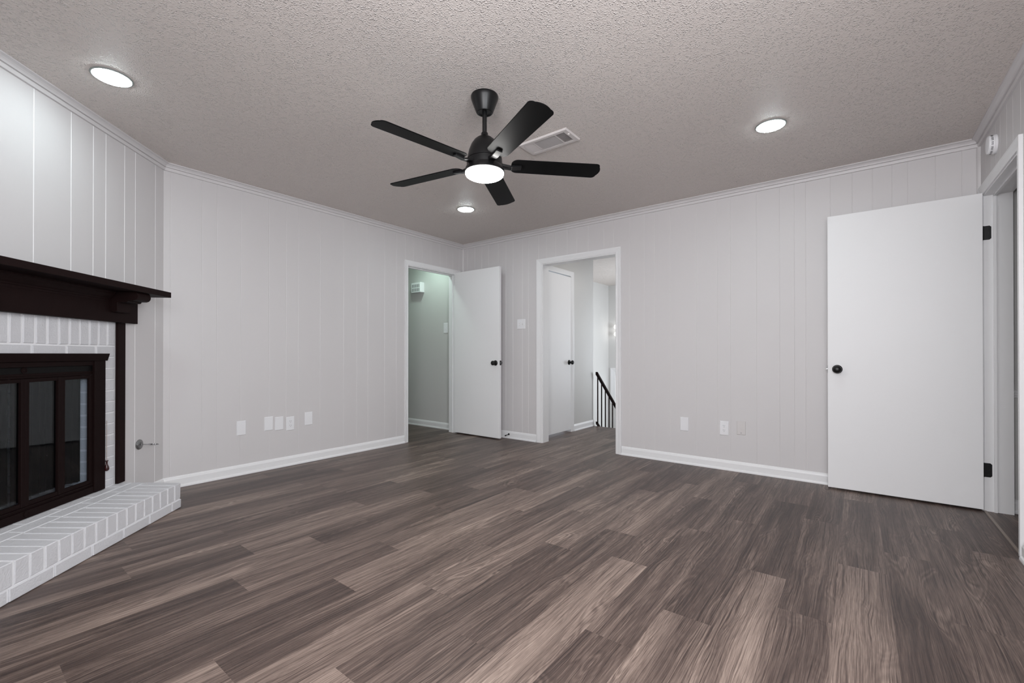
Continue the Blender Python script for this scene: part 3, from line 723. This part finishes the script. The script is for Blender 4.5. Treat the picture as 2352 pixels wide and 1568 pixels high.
# register
vx0, vx1, vy0, vy1 = 2.272, 2.650, -1.820, -1.637
ve = empty('ceiling_vent', ((vx0 + vx1) / 2, (vy0 + vy1) / 2, H), 'rectangular louvred air vent in the ceiling beside the fan', 'air vent')
MB().box(WORLD, vx0 + .02, vx1 - .02, vy0 + .02, vy1 - .02, H - .0015, H - .0005).build('duct', M['duct'], ve)
m = MB(); zt, zb = H - .0006, H - .012; bw = .028
def fr_piece(x0, x1, y0, y1): m.box(WORLD, x0, x1, y0, y1, zb + .0003, zt)
EDGE = [(0, zt), (0, H - .005), (.005, zb), (bw, zb), (bw, zt)]
for f_, ln in ((Frame((vx0, vy0), (1, 0), (0, 1)), vx1 - vx0), (Frame((vx0, vy1), (1, 0), (0, -1)), vx1 - vx0), (Frame((vx0, vy0), (0, 1), (1, 0)), vy1 - vy0), (Frame((vx1, vy0), (0, 1), (-1, 0)), vy1 - vy0)):
    m.profile(f_, 0, ln, EDGE, 1, -1)
fr_piece(vx1 - bw - .006, vx1 - bw, vy0 + bw, vy1 - bw)
s1, s2 = vx0 + .105, vx1 - .105
fr_piece(s1 - .006, s1, vy0 + bw, vy1 - bw); fr_piece(s2, s2 + .006, vy0 + bw, vy1 - bw)
m.build('frame', M['vent'], ve)
def louvers(n, x0, x1, y0, y1, along, tilt, wf=.42):
    m = MB()
    for i in range(n):
        if along == 'y':
            c = x0 + (x1 - x0) * (i + .5) / n; hw = (x1 - x0) / n * wf; 
            q = [(c - hw, H - .007 - tilt * .003), (c + hw, H - .007 + tilt * .003), (c + hw, H - .0082 + tilt * .003), (c - hw, H - .0082 - tilt * .003)]
            m.prism([Vector((a, y0, z)) for a, z in q], [Vector((a, y1, z)) for a, z in q])
        else:
            c = y0 + (y1 - y0) * (i + .5) / n; hw = (y1 - y0) / n * wf
            q = [(c - hw, H - .007 - tilt * .003), (c + hw, H - .007 + tilt * .003), (c + hw, H - .0082 + tilt * .003), (c - hw, H - .0082 - tilt * .003)]
            m.prism([Vector((x0, a, z)) for a, z in q], [Vector((x1, a, z)) for a, z in q])
    return m
louvers(9, vx0 + bw + .002, s1 - .008, vy0 + bw, vy1 - bw, 'y', 1, .30).build('louvers', M['vent'], ve)
louvers(9, s2 + .008, vx1 - bw - .008, vy0 + bw, vy1 - bw, 'y', -1, .19).build('louvers', M['vent'], ve)
louvers(18, s1 + .001, s2 - .001, vy0 + bw, vy1 - bw, 'x', 1, .26).build('louvers', M['vent'], ve)
MB().lathe([(.007, 0), (.008, .004), (.006, .008), (0, .009)], (vx1 - .017, vy0 + .06, H - .012), (0, 0, -1), 16).build('lever', M['vent'], ve, smooth=True)

# ceiling fan
fx, fy = 2.466, -2.386
fan = empty('ceiling_fan', (fx, fy, H), 'black five-blade ceiling fan with a glowing round light', 'ceiling fan')
def lz(name, prof, mat, seg=48, parent=fan):                          # prof: (r, world z)
    return MB().lathe([(r, z) for r, z in prof], (fx, fy, 0), (0, 0, 1), seg).build(name, mat, parent, smooth=True)
lz('canopy', [(0, 2.4398), (.0745, 2.4398), (.0755, 2.436), (.0755, 2.428), (.073, 2.418), (.0475, 2.352), (.0445, 2.347), (.040, 2.346), (.034, 2.352), (0, 2.352)], M['black'])
lz('downrod', [(0, 2.39), (.0125, 2.39), (.0125, 2.215), (0, 2.215)], M['black'], 24)
lz('motor_housing', [(0, 2.237), (.0165, 2.237), (.019, 2.233), (.0195, 2.222), (.024, 2.216), (.042, 2.206), (.058, 2.192), (.074, 2.168), (.0865, 2.136), (.0945, 2.100), (.0965, 2.088), (.0965, 2.086), (.0935, 2.0845), (.0935, 2.082), (.0975, 2.080), (.0985, 2.062), (.0985, 2.048), (0, 2.048)], M['black'])
lz('light_kit', [(0, 2.050), (.098, 2.050), (.104, 2.040), (.110, 2.024), (.1105, 2.016), (.107, 2.0135), (0, 2.0135)], M['black'])
lz('lens', [(0, 2.0136), (.1065, 2.0136), (.1065, 2.008), (.102, 1.999), (.088, 1.991), (.06, 1.985), (.03, 1.983), (0, 1.9825)], M['fanlens'])
def make_blade(an):
    bm = bmesh.new(); pt = -.191; R0, R1 = .148, .660; w0, w1 = .118, .128
    n = []
    def outline():
        pts = []; cr = .024
        def arc(cx, cy, r, t0, t1, k=5): return [(cx + r * math.cos(t0 + (t1 - t0) * i / k), cy + r * math.sin(t0 + (t1 - t0) * i / k)) for i in range(k + 1)]
        ri = .036; e = w1 / 2 - cr
        pts += arc(R0 + ri, -w0 / 2 + ri, ri, math.pi, 1.5 * math.pi, 8)
        pts += arc(R1 - cr - .012, -e, cr, -.5 * math.pi, 0, 8)
        pts += [(R1 - .012 * (t / e) ** 2, t) for t in [-e * .8 + e * 1.6 * i / 8 for i in range(9)]]
        pts += arc(R1 - cr - .012, e, cr, 0, .5 * math.pi, 8)
        pts += arc(R0 + ri, w0 / 2 - ri, ri, .5 * math.pi, math.pi, 8)
        return pts
    def X(r, t, h):
        t2 = t * math.cos(pt) - h * math.sin(pt); z = 2.061 + t * math.sin(pt) + h * math.cos(pt)
        return Vector((fx + r * math.cos(an) - t2 * math.sin(an), fy + r * math.sin(an) + t2 * math.cos(an), z))
    m = MB(); o = outline(); m.prism([X(r, t, -.0025) for r, t in o], [X(r, t, .0025) for r, t in o])
    b = m.build('blade', M['blade'], fan, bevel=.0012)
    m = MB()                                                            # arm from the motor to a pad under the blade
    def Y(r, t, h): return Vector((fx + r * math.cos(an) - t * math.sin(an), fy + r * math.sin(an) + t * math.cos(an), 2.061 + h))
    m.prism([Y(.09, -.019, -.012), Y(.09, .019, -.012), Y(.09, .019, .006), Y(.09, -.019, .006)], [X(.150, -.017, -.018), X(.150, .017, -.018), X(.150, .017, -.008), X(.150, -.017, -.008)])
    m.prism([X(.150, -.017, -.018), X(.150, .017, -.018), X(.150, .017, -.0026), X(.150, -.017, -.0026)], [X(.205, -.017, -.012), X(.205, .017, -.012), X(.205, .017, -.0026), X(.205, -.017, -.0026)])
    k = m.build('blade_bracket', M['black'], b, bevel=.0015)
    return b
for k in range(5): make_blade(-1.717 + k * 2 * math.pi / 5)
